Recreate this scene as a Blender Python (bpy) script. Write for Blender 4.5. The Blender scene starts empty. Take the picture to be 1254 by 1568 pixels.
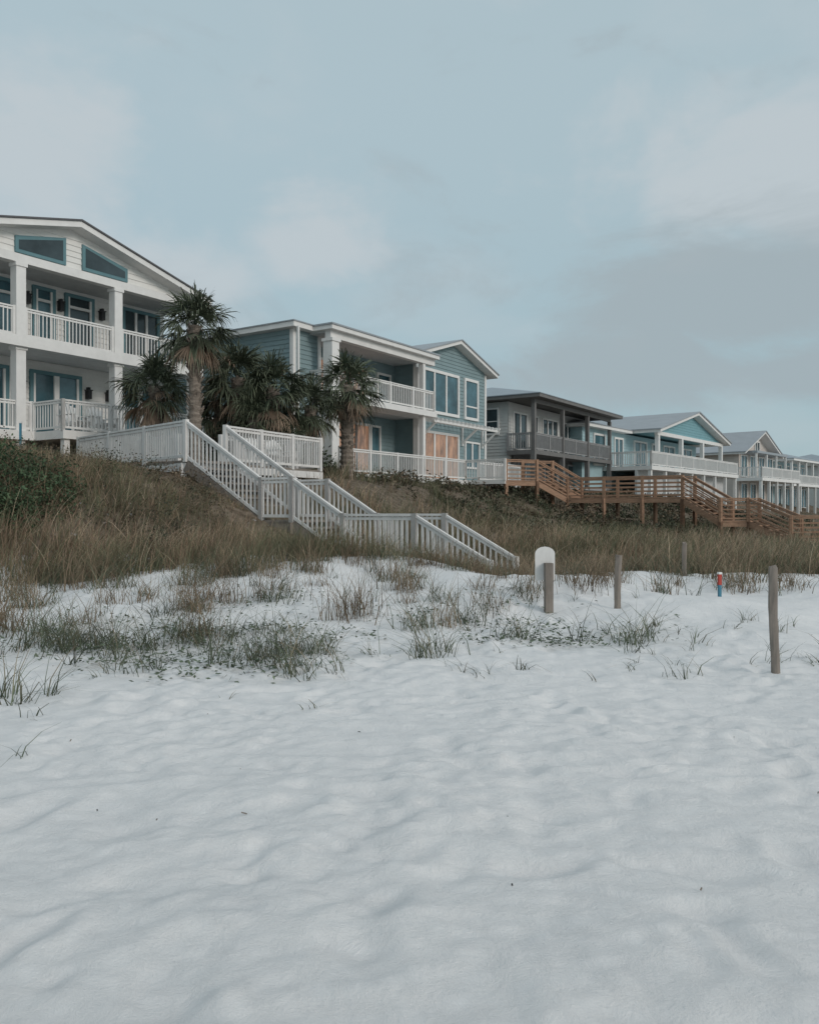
import bpy, math, random
import numpy as np
from mathutils import Vector
random.seed(5)
rng = np.random.default_rng(7)
scene = bpy.context.scene
scene.view_settings.view_transform = 'Standard'
scene.view_settings.look = 'None'
scene.view_settings.exposure = 0

# ------------------------------------------------------------ noise / terrain
tab = rng.random((256, 256))
def vn(x, y):
    x = np.asarray(x, float); y = np.asarray(y, float)
    xf = np.floor(x); yf = np.floor(y)
    u = x-xf; v = y-yf
    u = u*u*(3-2*u); v = v*v*(3-2*v)
    i = xf.astype(int) & 255; j = yf.astype(int) & 255
    i1 = (i+1) & 255; j1 = (j+1) & 255
    return (tab[i, j]*(1-u)+tab[i1, j]*u)*(1-v)+(tab[i, j1]*(1-u)+tab[i1, j1]*u)*v
def fbm(x, y, o=3):
    a = 0.; w = .5; t = 0
    for k in range(o):
        a = a+w*vn(x*2**k+17.3*k, y*2**k+9.1*k); t += w; w *= .5
    return a/t
def sm(x):
    x = np.clip(x, 0, 1); return x*x*(3-2*x)
def st(X, Y):
    return -.836*X+.549*Y, .549*X+.836*Y
def footY(X):
    return np.interp(X, [-9, -4, 0, 8, 14, 30], [12.4, 13.6, 14.8, 15.3, 15.0, 15])
def height(X, Y):
    X = np.asarray(X, float); Y = np.asarray(Y, float)
    s, t = st(X, Y)
    se = s-np.interp(t, [20, 35], [0, 2.0])
    H = np.interp(se, [-1e4, 3, 6, 10.4, 13.3, 16, 20, 26, 60], [0, 0, .2, .55, 1.1, 2.25, 2.95, 3.2, 3.4])
    g = sm((Y-footY(X))/6)
    z = H*g
    far = sm((Y-6.5)/5)
    z = z+far*(fbm(X*.45+3, Y*.45+8, 3)-.42)*.42*np.clip(1.3-s/30, .3, 1)
    A = np.interp(X, [-9, -5.5, -2.2, 1.5, 6, 12, 30], [.10, .30, .50, .34, .24, .22, .1])
    z = z+A*sm((Y-10.0)/4.2)*(1-.85*sm((Y-15.2)/2.6))+.05*sm((Y-8)/4)
    z = z+(fbm(X*.25+40, Y*.25, 2)-.5)*.10
    return z
def hz(x, y):
    return float(height(np.array([x]), np.array([y]))[0])
def vegmask(X, Y, sh=0):
    s, t = st(X, Y)
    m = sm((Y-sh-footY(X)+(fbm(X*.7+5, Y*.7, 3)-.5)*6+.3)/2.2)
    m2 = sm((s-1.0+(fbm(X*.4, Y*.4+30, 2)-.5)*5)/2.0)
    return m*m2

# ------------------------------------------------------------ materials
def mat(name, col, rough=.7, var=.12, scale=3.0, bump=0.0, bscale=20, spec=.3, metal=0, emis=None, est=0, stretch=None, emtex=False):
    m = bpy.data.materials.new(name); m.use_nodes = True
    nt = m.node_tree; b = nt.nodes['Principled BSDF']
    b.inputs['Roughness'].default_value = rough
    b.inputs['Specular IOR Level'].default_value = spec
    b.inputs['Metallic'].default_value = metal
    tc = nt.nodes.new('ShaderNodeTexCoord')
    mp = nt.nodes.new('ShaderNodeMapping')
    if stretch: mp.inputs['Scale'].default_value = stretch
    nt.links.new(tc.outputs['Object'], mp.inputs['Vector'])
    n = nt.nodes.new('ShaderNodeTexNoise'); n.inputs['Scale'].default_value = scale
    n.inputs['Detail'].default_value = 6; n.inputs['Roughness'].default_value = .65
    nt.links.new(mp.outputs['Vector'], n.inputs['Vector'])
    r = nt.nodes.new('ShaderNodeValToRGB')
    r.color_ramp.elements[0].position = .3; r.color_ramp.elements[1].position = .7
    c0 = [max(0, c*(1-var)) for c in col]; c1 = [min(1, c*(1+var)) for c in col]
    r.color_ramp.elements[0].color = (*c0, 1); r.color_ramp.elements[1].color = (*c1, 1)
    nt.links.new(n.outputs['Fac'], r.inputs['Fac'])
    nt.links.new(r.outputs['Color'], b.inputs['Base Color'])
    if bump:
        n2 = nt.nodes.new('ShaderNodeTexNoise'); n2.inputs['Scale'].default_value = bscale
        n2.inputs['Detail'].default_value = 4
        nt.links.new(mp.outputs['Vector'], n2.inputs['Vector'])
        bp = nt.nodes.new('ShaderNodeBump'); bp.inputs['Strength'].default_value = bump
        bp.inputs['Distance'].default_value = .02
        nt.links.new(n2.outputs['Fac'], bp.inputs['Height'])
        nt.links.new(bp.outputs['Normal'], b.inputs['Normal'])
    if emis:
        b.inputs['Emission Color'].default_value = (*emis, 1)
        b.inputs['Emission Strength'].default_value = est
        if emtex:
            r2 = nt.nodes.new('ShaderNodeValToRGB')
            r2.color_ramp.elements[0].position = .34; r2.color_ramp.elements[1].position = .64
            r2.color_ramp.elements[0].color = (emis[0]*.2, emis[1]*.22, emis[2]*.3, 1); r2.color_ramp.elements[1].color = (*emis, 1)
            nt.links.new(n.outputs['Fac'], r2.inputs['Fac']); nt.links.new(r2.outputs['Color'], b.inputs['Emission Color'])
    return m
M = {}
M['white'] = mat('white_paint', (.72, .71, .69), .55, .07, 2.5)
M['whiterail'] = mat('weathered_white_paint', (.68, .66, .64), .7, .13, 5, stretch=(1, 1, .5))
M['cream'] = mat('cream_siding', (.74, .73, .70), .7, .05)
M['teal'] = mat('teal_trim', (.12, .225, .25), .5, .1)
M['bluegrey'] = mat('bluegrey_siding', (.215, .295, .31), .65, .08, 1.5)
M['grey'] = mat('pale_grey_siding', (.56, .56, .54), .7, .06)
M['darkgrey'] = mat('dark_grey_stain', (.165, .16, .155), .7, .15)
M['midgrey'] = mat('grey_rail_paint', (.29, .29, .29), .7, .15)
M['aqua'] = mat('aqua_siding', (.35, .49, .52), .65, .06)
M['aquad'] = mat('deep_aqua_siding', (.19, .36, .40), .65, .06)
M['beige'] = mat('beige_siding', (.53, .48, .44), .7, .06)
M['roofm'] = mat('metal_roof', (.34, .36, .38), .45, .08, 1, metal=.3)
M['roofb'] = mat('bluegrey_roof', (.28, .32, .35), .5, .08, 1)
M['roofd'] = mat('dark_roof_edge', (.11, .11, .115), .7, .1)
M['glass'] = mat('window_glass', (.045, .065, .072), .10, .4, .7, spec=.45)
M['glassb'] = mat('window_glass_blue', (.055, .12, .145), .08, .5, .9, spec=.6)
M['warm'] = mat('lit_and_reflection_window', (.18, .12, .085), .10, .5, 1.5, spec=.7, emis=(1, .50, .28), est=.27, stretch=(2.2, 2.2, .6), emtex=True)  # glow serves lit rooms downstairs and a painted warm reflection upstairs
M['wood'] = mat('fresh_lumber', (.34, .21, .14), .75, .3, 4, bump=.3, stretch=(1, 1, 4))
M['woodg'] = mat('weathered_lumber', (.22, .19, .165), .9, .3, 6, bump=.5, stretch=(1, 1, .3))
M['black'] = mat('black_metal', (.035, .035, .037), .5, .1)
M['underside'] = mat('underside_paint', (.52, .53, .53), .8, .1)  # duller off-white for porch ceilings and the panel below the deck
M['trunk'] = mat('palm_bark', (.21, .175, .145), .95, .35, 9, bump=.8, bscale=14, stretch=(1, 1, 2))
M['red'] = mat('red_plastic', (.42, .06, .045), .45, .1)
M['blue'] = mat('blue_plastic', (.06, .20, .28), .45, .1)

def vcolmat(name, rough=.8, noise=.25):
    m = bpy.data.materials.new(name); m.use_nodes = True
    nt = m.node_tree; b = nt.nodes['Principled BSDF']
    b.inputs['Roughness'].default_value = rough
    b.inputs['Specular IOR Level'].default_value = .2
    a = nt.nodes.new('ShaderNodeAttribute'); a.attribute_name = 'Col'
    n = nt.nodes.new('ShaderNodeTexNoise'); n.inputs['Scale'].default_value = 1.3
    tc = nt.nodes.new('ShaderNodeTexCoord'); nt.links.new(tc.outputs['Object'], n.inputs['Vector'])
    mr = nt.nodes.new('ShaderNodeMapRange'); mr.inputs['From Min'].default_value = .3; mr.inputs['From Max'].default_value = .7
    mr.inputs['To Min'].default_value = 1-noise; mr.inputs['To Max'].default_value = 1+noise
    nt.links.new(n.outputs['Fac'], mr.inputs['Value'])
    vm = nt.nodes.new('ShaderNodeVectorMath'); vm.operation = 'SCALE'
    nt.links.new(a.outputs['Color'], vm.inputs[0]); nt.links.new(mr.outputs['Result'], vm.inputs['Scale'])
    nt.links.new(vm.outputs['Vector'], b.inputs['Base Color'])
    return m
M['grass'] = vcolmat('dune_grass_blades', noise=.3)
M['frond'] = vcolmat('palm_fronds', .55, noise=.15)
M['leaf'] = vcolmat('shrub_leaves', .7)

# ------------------------------------------------------------ mesh builder
class MB:
    def __init__(s): s.v = []; s.f = []; s.m = []; s.slots = []
    def slot(s, mk):
        if mk not in s.slots: s.slots.append(mk)
        return s.slots.index(mk)
    def raw(s, vs, fs, mk):
        o = len(s.v); s.v += [tuple(p) for p in vs]; k = s.slot(mk)
        for f in fs: s.f.append(tuple(i+o for i in f)); s.m.append(k)
    def box(s, x0, x1, y0, y1, z0, z1, mk):
        vs = [(x0, y0, z0), (x1, y0, z0), (x1, y1, z0), (x0, y1, z0), (x0, y0, z1), (x1, y0, z1), (x1, y1, z1), (x0, y1, z1)]
        s.raw(vs, [(0, 3, 2, 1), (4, 5, 6, 7), (0, 1, 5, 4), (1, 2, 6, 5), (2, 3, 7, 6), (3, 0, 4, 7)], mk)
    def beam(s, a, b, w, h, mk):
        a = Vector(a); b = Vector(b); d = (b-a)
        if d.length < 1e-6: return
        d.normalize()
        up = Vector((0, 0, 1))
        if abs(d.z) > .99: side = Vector((1, 0, 0))
        else: side = d.cross(up).normalized()
        u = side.cross(d).normalized()
        vs = []
        for p in (a, b):
            for sx, sy in ((-1, -1), (1, -1), (1, 1), (-1, 1)):
                vs.append(p+side*(sx*w/2)+u*(sy*h/2))
        s.raw(vs, [(0, 1, 2, 3), (7, 6, 5, 4), (0, 4, 5, 1), (1, 5, 6, 2), (2, 6, 7, 3), (3, 7, 4, 0)], mk)
    def post(s, x, y, z0, z1, w, ang, mk):
        c = math.cos(ang)*w/2; q = math.sin(ang)*w/2
        co = [(x-c+q, y-q-c), (x+c+q, y+q-c), (x+c-q, y+q+c), (x-c-q, y-q+c)]
        vs = [(*p, z0) for p in co]+[(*p, z1) for p in co]
        s.raw(vs, [(0, 3, 2, 1), (4, 5, 6, 7), (0, 1, 5, 4), (1, 2, 6, 5), (2, 3, 7, 6), (3, 0, 4, 7)], mk)
    def prism(s, poly, z0, z1, mk):
        n = len(poly); vs = [(x, y, z0) for x, y in poly]+[(x, y, z1) for x, y in poly]
        fs = [tuple(range(n))[::-1], tuple(range(n, 2*n))]+[(i, (i+1) % n, (i+1) % n+n, i+n) for i in range(n)]
        s.raw(vs, fs, mk)
    def ext_s(s, poly, y0, y1, mk):
        n = len(poly); vs = [(x, y0, z) for x, z in poly]+[(x, y1, z) for x, z in poly]
        fs = [tuple(range(n)), tuple(range(n, 2*n))[::-1]]+[(i, i+n, (i+1) % n+n, (i+1) % n) for i in range(n)]
        s.raw(vs, fs, mk)
    def hip(s, x0, x1, y0, y1, ze, zr, mk, th=.15, edge='white'):
        s.box(x0, x1, y0, y1, ze-th, ze, edge)
        e = .04; x0 -= e; x1 += e; y0 -= e; y1 += e; zb = ze+.003
        hw = min(x1-x0, y1-y0)/2
        if x1-x0 > y1-y0: r0 = (x0+hw, (y0+y1)/2, zr); r1 = (x1-hw, (y0+y1)/2, zr)
        else: r0 = ((x0+x1)/2, y0+hw, zr); r1 = ((x0+x1)/2, y1-hw, zr)
        c = [(x0, y0, zb), (x1, y0, zb), (x1, y1, zb), (x0, y1, zb)]
        v = c+[(p[0], p[1], zb+.05) for p in c]+[r0, r1]
        if x1-x0 > y1-y0: top = [(4, 5, 9, 8), (5, 6, 9), (6, 7, 8, 9), (7, 4, 8)]
        else: top = [(4, 5, 8), (5, 6, 9, 8), (6, 7, 9), (7, 4, 8, 9)]
        s.raw(v, [(0, 3, 2, 1), (0, 1, 5, 4), (1, 2, 6, 5), (2, 3, 7, 6), (3, 0, 4, 7)]+top, mk)
    def siding(s, z0, z1, y, mk, lo, hi, pitch=.19):
        z = z0
        while z < z1-.02:
            zt = min(z+pitch, z1)
            a0, a1, b0, b1 = lo(z), hi(z), lo(zt), hi(zt)
            if b1-b0 < .05: break
            vs = [(a0, y-.036, z), (a1, y-.036, z), (b1, y-.006, zt), (b0, y-.006, zt), (a0, y, z), (a1, y, z)]
            s.raw(vs, [(0, 1, 2, 3), (4, 5, 1, 0)], mk)
            z = zt
    def siding_side(s, z0, z1, x, mk, y0, y1, pitch=.19, sg=-1):
        z = z0
        while z < z1-.02:
            zt = min(z+pitch, z1)
            vs = [(x+sg*.036, y0, z), (x+sg*.036, y1, z), (x+sg*.006, y1, zt), (x+sg*.006, y0, zt), (x, y0, z), (x, y1, z)]
            s.raw(vs, [(0, 1, 2, 3), (4, 5, 1, 0)], mk)
            z = zt
    def window(s, t0, t1, z0, z1, y, fr='white', gl='glass', n=1, fw=.1, tr=None, mul=None):
        s.box(t0, t1, y-.05, y+.02, z0, z1, gl)
        s.box(t0-fw, t0, y-.12, y+.02, z0-fw, z1+fw, fr); s.box(t1, t1+fw, y-.12, y+.02, z0-fw, z1+fw, fr)
        s.box(t0, t1, y-.12, y+.02, z1, z1+fw, fr); s.box(t0, t1, y-.13, y+.02, z0-fw, z0, fr)
        for i in range(1, n):
            c = t0+(t1-t0)*i/n; s.box(c-.065, c+.065, y-.10, y-.03, z0, z1, mul or fr)
        if tr: s.box(t0, t1, y-.09, y-.03, tr-.04, tr+.04, fr)
    def window_side(s, y0, y1, z0, z1, x, fr='white', gl='glass', fw=.1, tr=None):
        s.box(x-.05, x+.02, y0, y1, z0, z1, gl)
        s.box(x-.12, x+.02, y0-fw, y0, z0-fw, z1+fw, fr); s.box(x-.12, x+.02, y1, y1+fw, z0-fw, z1+fw, fr)
        s.box(x-.12, x+.02, y0, y1, z1, z1+fw, fr); s.box(x-.13, x+.02, y0, y1, z0-fw, z0, fr)
        if tr: s.box(x-.09, x-.03, y0, y1, tr-.03, tr+.03, fr)
    def railing(s, a, b, h=1.0, sp=.125, pw=.035, mk='whiterail', post=.1, every=2.0, drop=0, ends=True, horiz=0):
        a = Vector(a); b = Vector(b); d = b-a; L = Vector((d.x, d.y, 0)).length
        ang = math.atan2(d.y, d.x); Z = Vector((0, 0, 1))
        s.beam(a+Z*h, b+Z*h, .09, .05, mk)
        s.beam(a+Z*(h-.08), b+Z*(h-.08), .045, .06, mk)
        s.beam(a+Z*.1, b+Z*.1, .045, .07, mk)
        if horiz:
            for k in range(1, horiz+1):
                q = .1+(h-.2)*k/(horiz+1); s.beam(a+Z*q, b+Z*q, .03, .05, mk)
        else:
            n = max(1, int(L/sp))
            for i in range(n):
                p = a+d*((i+.5)/n)
                s.post(p.x, p.y, p.z+.08+random.uniform(-.02, .02), p.z+h-.02, pw, ang+random.uniform(-.06, .06), mk)
        n = max(1, round(L/every))
        for i in range(n+1):
            if not ends and i in (0, n): continue
            p = a+d*(i/n); s.post(p.x, p.y, p.z-drop-.05, p.z+h+.04, post, ang, mk)
    def make(s, name, parent=None):
        me = bpy.data.meshes.new(name); me.from_pydata(s.v, [], s.f)
        for k in s.slots: me.materials.append(M[k])
        me.polygons.foreach_set('material_index', s.m); me.update()
        ob = bpy.data.objects.new(name, me); scene.collection.objects.link(ob)
        if parent: ob.parent = parent
        return ob
def empty(name, loc=(0, 0, 0), rz=0):
    e = bpy.data.objects.new(name, None); e.location = loc; e.rotation_euler = (0, 0, rz)
    scene.collection.objects.link(e); return e
def arr_mesh(name, V, F, C, mk, parent=None, smooth=False):
    V = np.asarray(V, np.float32); F = np.asarray(F, np.int32); k = F.shape[1]
    me = bpy.data.meshes.new(name)
    me.vertices.add(len(V)); me.vertices.foreach_set('co', V.ravel())
    me.loops.add(F.size); me.loops.foreach_set('vertex_index', F.ravel())
    me.polygons.add(len(F)); me.polygons.foreach_set('loop_start', np.arange(0, F.size, k, dtype=np.int32))
    me.update(calc_edges=True)
    if C is not None:
        at = me.color_attributes.new('Col', 'FLOAT_COLOR', 'POINT')
        c4 = np.ones((len(V), 4), np.float32); c4[:, :3] = C; at.data.foreach_set('color', c4.ravel())
    me.materials.append(M[mk]) if mk else None
    if smooth: me.polygons.foreach_set('use_smooth', np.ones(len(F), bool))
    me.validate()
    ob = bpy.data.objects.new(name, me); scene.collection.objects.link(ob)
    if parent: ob.parent = parent
    return ob

# ------------------------------------------------------------ ground
def axis(near0, near1, step, lo, hi, g=1.06):
    a = list(np.arange(near0, near1, step)); s = step; x = a[-1]
    while x < hi: s *= g; x += s; a.append(x)
    s = step; x = near0; b = []
    while x > lo: s *= g; x -= s; b.append(x)
    return np.array(b[::-1]+a)
xs = axis(-4.5, 5.0, .033, -900, 900, 1.045)
ys = axis(1.8, 7.0, .028, -300, 1500, 1.018)
XX, YY = np.meshgrid(xs, ys)
ZZ = height(XX, YY)
near = 1-sm((YY-14)/10)
patchy = .5+1.2*sm((fbm(XX*.55+11, YY*.7+2, 2)-.35)/.35)
wx = XX+.3*(fbm(XX*1.3, YY*1.3+7, 2)-.5); wy = YY+.3*(fbm(XX*1.3+20, YY*1.3, 2)-.5)
rid = 1-np.abs(fbm(wx*2.6+31, wy*3.6+3, 3)-.5)*4
lump = (fbm(wx*1.3, wy*1.7, 3)-.5)*.045+((fbm(wx*4.0+9, wy*5.2+4, 3)-.5)*.050+np.clip(rid, 0, 1)*.013+(fbm(wx*11+9, wy*13+4, 2)-.5)*.011)*patchy
ZZ += lump*near*np.where(np.abs(XX) < 25, 1, .3)
P = 950
py = 1.6+11*rng.random(P)**.75; px = rng.uniform(-.75, .75, P)*(py+1)
pr = .035+.09*rng.random(P)**1.6; pd = pr*rng.uniform(.12, .34, P); pa = rng.uniform(-1.5, 1.5, P); pe = rng.uniform(1.0, 2.4, P)
for i in range(P):
    ix = np.where(np.abs(xs-px[i]) < .5)[0]; iy = np.where(np.abs(ys-py[i]) < .5)[0]
    if len(ix) == 0 or len(iy) == 0: continue
    sl = np.ix_(iy, ix); dx = wx[sl]-px[i]; dy = wy[sl]-py[i]
    u = dx*math.cos(pa[i])+dy*math.sin(pa[i]); w = -dx*math.sin(pa[i])+dy*math.cos(pa[i])
    r2 = (u/(pr[i]*pe[i]))**2+(w/pr[i])**2
    ZZ[sl] += -pd[i]*np.exp(-r2**1.2)+pd[i]*.45*np.exp(-(np.sqrt(r2)-1.5)**2*3.5)*(.5+.5*np.tanh(u/pr[i]))
V = np.stack([XX, YY, ZZ], -1).reshape(-1, 3)
nx = len(xs); ny = len(ys)
I, J = np.meshgrid(np.arange(nx-1), np.arange(ny-1)); q = (J*nx+I).ravel()
F = np.stack([q, q+1, q+1+nx, q+nx], -1)
veg = vegmask(V[:, 0], V[:, 1], .9)
C = np.stack([veg, veg, veg], -1)
m = bpy.data.materials.new('dune_sand'); m.use_nodes = True; nt = m.node_tree; b = nt.nodes['Principled BSDF']
b.inputs['Roughness'].default_value = .95; b.inputs['Specular IOR Level'].default_value = .1
L = nt.links.new; N = nt.nodes.new
tc = N('ShaderNodeTexCoord'); at = N('ShaderNodeAttribute'); at.attribute_name = 'Col'
n1 = N('ShaderNodeTexNoise'); n1.inputs['Scale'].default_value = 2.2; n1.inputs['Detail'].default_value = 10; n1.inputs['Roughness'].default_value = .78; L(tc.outputs['Object'], n1.inputs['Vector'])
r1 = N('ShaderNodeValToRGB'); r1.color_ramp.elements[0].position = .3; r1.color_ramp.elements[1].position = .7
r1.color_ramp.elements[0].color = (.69, .69, .69, 1); r1.color_ramp.elements[1].color = (.80, .79, .78, 1); L(n1.outputs['Fac'], r1.inputs['Fac'])
n2 = N('ShaderNodeTexNoise'); n2.inputs['Scale'].default_value = 5; n2.inputs['Detail'].default_value = 8; L(tc.outputs['Object'], n2.inputs['Vector'])
r2 = N('ShaderNodeValToRGB'); r2.color_ramp.elements[0].position = .35; r2.color_ramp.elements[1].position = .65
r2.color_ramp.elements[0].color = (.085, .065, .047, 1); r2.color_ramp.elements[1].color = (.21, .17, .13, 1); L(n2.outputs['Fac'], r2.inputs['Fac'])
mt = N('ShaderNodeMath'); mt.operation = 'ADD'; L(at.outputs['Fac'], mt.inputs[0])
mt2 = N('ShaderNodeMath'); mt2.operation = 'MULTIPLY_ADD'; L(n2.outputs['Fac'], mt2.inputs[0]); mt2.inputs[1].default_value = 1.6; mt2.inputs[2].default_value = -.8; L(mt2.outputs[0], mt.inputs[1])
r3 = N('ShaderNodeValToRGB'); r3.color_ramp.elements[0].position = .4; r3.color_ramp.elements[1].position = .75; L(mt.outputs[0], r3.inputs['Fac'])
mx = N('ShaderNodeMix'); mx.data_type = 'RGBA'; L(r3.outputs['Color'], mx.inputs['Factor']); L(r1.outputs['Color'], mx.inputs[6]); L(r2.outputs['Color'], mx.inputs[7])
L(mx.outputs[2], b.inputs['Base Color'])
n3 = N('ShaderNodeTexNoise'); n3.inputs['Scale'].default_value = 9; n3.inputs['Detail'].default_value = 12; n3.inputs['Roughness'].default_value = .74; n3.inputs['Distortion'].default_value = .4; L(tc.outputs['Object'], n3.inputs['Vector'])
bp = N('ShaderNodeBump'); bp.inputs['Strength'].default_value = .75; bp.inputs['Distance'].default_value = .035; L(n3.outputs['Fac'], bp.inputs['Height']); L(bp.outputs['Normal'], b.inputs['Normal'])
M['sand'] = m
arr_mesh('ground', V, F, C, 'sand', smooth=True)

# ------------------------------------------------------------ grass
def blades(P, h, az, lean, w, cb, ct, droop=.25):
    n = len(P); lv = np.array([0, .35, .7, 1.0])
    wa = rng.uniform(0, math.pi, n); W = np.stack([np.cos(wa), np.sin(wa), np.zeros(n)], -1)
    D = np.stack([np.cos(az), np.sin(az), np.zeros(n)], -1)
    V = np.zeros((n, 8, 3)); C = np.zeros((n, 8, 3))
    for k, f in enumerate(lv):
        c = P+D*(lean*h*f**1.8)[:, None]
        c = c.copy(); c[:, 2] += h*(f-np.asarray(droop)*lean*f**2.2)
        ww = w*(1-.85*f)*.5
        V[:, 2*k] = c-W*ww[:, None]; V[:, 2*k+1] = c+W*ww[:, None]
        cc = cb*(1-f)+ct*f
        C[:, 2*k] = cc; C[:, 2*k+1] = cc
    b0 = np.arange(n)*8
    F = np.concatenate([np.stack([b0+2*k, b0+2*k+1, b0+2*k+3, b0+2*k+2], -1) for k in range(3)])
    return V.reshape(-1, 3), F, C.reshape(-1, 3)
pal_b = np.array([[.185, .128, .085], [.125, .115, .068], [.215, .158, .108], [.085, .096, .058], [.26, .20, .135]])
pal_t = np.array([[.32, .225, .16], [.215, .195, .12], [.41, .31, .22], [.16, .17, .105], [.52, .42, .31]])
stairc = np.array([(-10.5, 25.0), (-5.8, 20.5), (-5.2, 21.3), (-3.0, 20.1), (-2.2, 19.7), (-1, 19.0), (.6, 18.2), (2, 17.5)])
def stair_dist(X, Y):
    d = np.full(X.shape, 99.)
    for a, c in zip(stairc[:-1], stairc[1:]):
        ab = c-a; t = np.clip(((X-a[0])*ab[0]+(Y-a[1])*ab[1])/(ab@ab), 0, 1)
        d = np.minimum(d, np.hypot(X-a[0]-t*ab[0], Y-a[1]-t*ab[1]))
    return d
parts = []
def field(nc, y0, y1, nb, wmul, hmul, powr=1.0):
    Y = y0+(y1-y0)*rng.random(nc)**powr; X = rng.uniform(-.72, .72, nc)*Y
    s, t = st(X, Y)
    mk = vegmask(X, Y); cl = fbm(X*.8, Y*.8, 3)
    keep = (rng.random(nc) < mk*np.clip((cl-.27)*4.5, .25, 1))
    keep &= ~((s > 20.2) & (t > 29)) & ~(s > 24.8)
    keep &= ~((s > 15.6) & (s < 21.5) & (Y < 27) & (Y > 20.8) & (X > -9.5) & (X < -3) & (rng.random(nc) < .9))
    X = X[keep]; Y = Y[keep]; n = len(X)
    X = np.repeat(X, nb); Y = np.repeat(Y, nb)
    kk = len(X); X = X+rng.normal(0, .11, kk)*(1+wmul*.3); Y = Y+rng.normal(0, .11, kk)*(1+wmul*.3)
    Pz = height(X, Y)-.03
    ch = np.repeat(rng.uniform(.4, 1.25, n), nb)
    h = ch*rng.uniform(.4, 1.15, kk)*hmul*.66
    sd = stair_dist(X, Y); h = h*np.interp(sd, [.9, 1.3, 3.4], [.25, .36, 1])
    ss, tt = st(X, Y)
    h = np.where(tt > 27, h*np.interp(ss, [9, 13], [1, .55]), h)
    h = np.where((tt < 20) & (ss > 17), h*.7, h)
    idx = np.clip(np.repeat(rng.integers(0, 5, n), nb)+rng.integers(-1, 2, kk), 0, 4)
    idx = np.where((tt > 24) & (ss > 9.5), np.where(rng.random(kk) < .5, 3, 1), idx)
    idx = np.where((tt <= 20) & (rng.random(kk) < .22), 0, idx)
    ed = (Y-footY(X)) < 1.8
    idx = np.where(ed & (rng.random(kk) < .45), np.where(rng.random(kk) < .5, 3, 1), idx)
    patch = fbm(X*.5+70, Y*.5+3, 3)
    idx = np.where((patch > .57) & (rng.random(kk) < .6), np.where(rng.random(kk) < .6, 3, 1), idx)
    jit = rng.uniform(.65, 1.35, kk)[:, None]
    dk = np.where((tt > 24) & (ss > 9.5), .8, 1.)[:, None]
    az = rng.normal(-.2, 1.4, kk)
    P = np.stack([X, Y, Pz], -1)
    parts.append(blades(P, h, az, rng.uniform(.1, .85, kk), rng.uniform(.008, .017, kk)*wmul, pal_b[idx]*jit*dk, pal_t[idx]*jit*dk))
field(12500, 11.0, 23, 15, 1.0, 1.15)
field(4200, 22, 45, 13, 1.9, 1.05)
field(1800, 45, 110, 10, 4.5, 1.2)
def join(parts):
    o = 0; Vs = []; Fs = []; Cs = []
    for v, f, c in parts:
        Vs.append(v); Fs.append(f+o); Cs.append(c); o += len(v)
    return np.concatenate(Vs), np.concatenate(Fs), np.concatenate(Cs)
arr_mesh('dune_grass', *join(parts), 'grass')

# sparse tufts on the sand
parts = []
tufts = [(-3.67, 8.9, 1.35, 1), (-3.95, 9.2, 1.2, 1), (-3.4, 9.2, 1.0, 1), (-2.9, 9.1, 1.15, 1), (-2.5, 9.6, 1.1, 2), (-1.65, 8.5, 1.1, 1), (-1.45, 8.7, .9, 1), (-1.2, 8.9, .7, 1), (-.96, 7.5, .8, 0), (-.9, 7.6, .8, 0), (-.98, 7.9, .9, 3), (-.9, 10.8, 1.25, 2), (-.6, 11.1, 1.1, 2),
 (.18, 8.4, 1.0, 3), (.25, 8.8, 1.0, 1), (.49, 7.9, .6, 0), (1.27, 9.8, .95, 1), (2.1, 10., 1., 3), (2.7, 9.8, 1.0, 1), (2.9, 10.1, 1., 3), (2.6, 7.7, .6, 0), (2.75, 7.9, .6, 0), (-3.2, 6.7, 1.1, 3), (-3.4, 6.9, 1.0, 3), (-3.05, 6.9, .8, 3), (-2.75, 5.15, .7, 3), (-2.5, 5.3, .45, 0), (-.79, 6.5, .35, 0), (-1.5, 6.8, .25, 0), (-2.9, 6.3, .5, 0),
 (.1, 10.2, 1.2, 1), (.45, 10.5, 1.1, 2), (-2.9, 11.1, 1.2, 2), (-4.4, 9.8, 1.3, 1), (-4.9, 10.1, 1.3, 2), (-1.85, 11.8, 1.1, 1), (.8, 11.1, 1.1, 1), (1.1, 11.6, 1, 2), (4., 13.0, 1, 2), (5.4, 13.2, 1.1, 2), (3.5, 8.4, .4, 0), (-5.2, 10.2, 1.3, 2), (-4.8, 8.6, 1, 3), (2.3, 8.4, .5, 0), (1.9, 12.4, 1, 2), (3.0, 12.8, .9, 2), (.0, 12.6, 1, 2)]
for _ in range(340):
    x = random.uniform(-8.5, 9.5); y = footY(x)+2.0-5.2*random.random()**1.5
    tufts.append((x, y, random.uniform(.4, 1.2), random.choice([0, 1, 2, 2, 3])))
for _ in range(60):
    x = random.uniform(-5.5, 5); y = random.uniform(7.4, 10.8)
    tufts.append((x, y, random.uniform(.25, .7), random.choice([0, 3])))
for _ in range(34):
    x = random.uniform(-5.5, -.8); y = random.uniform(7.6, 10.4)
    tufts.append((x, y, random.uniform(.5, 1.1), random.choice([1, 3, 3])))
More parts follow.
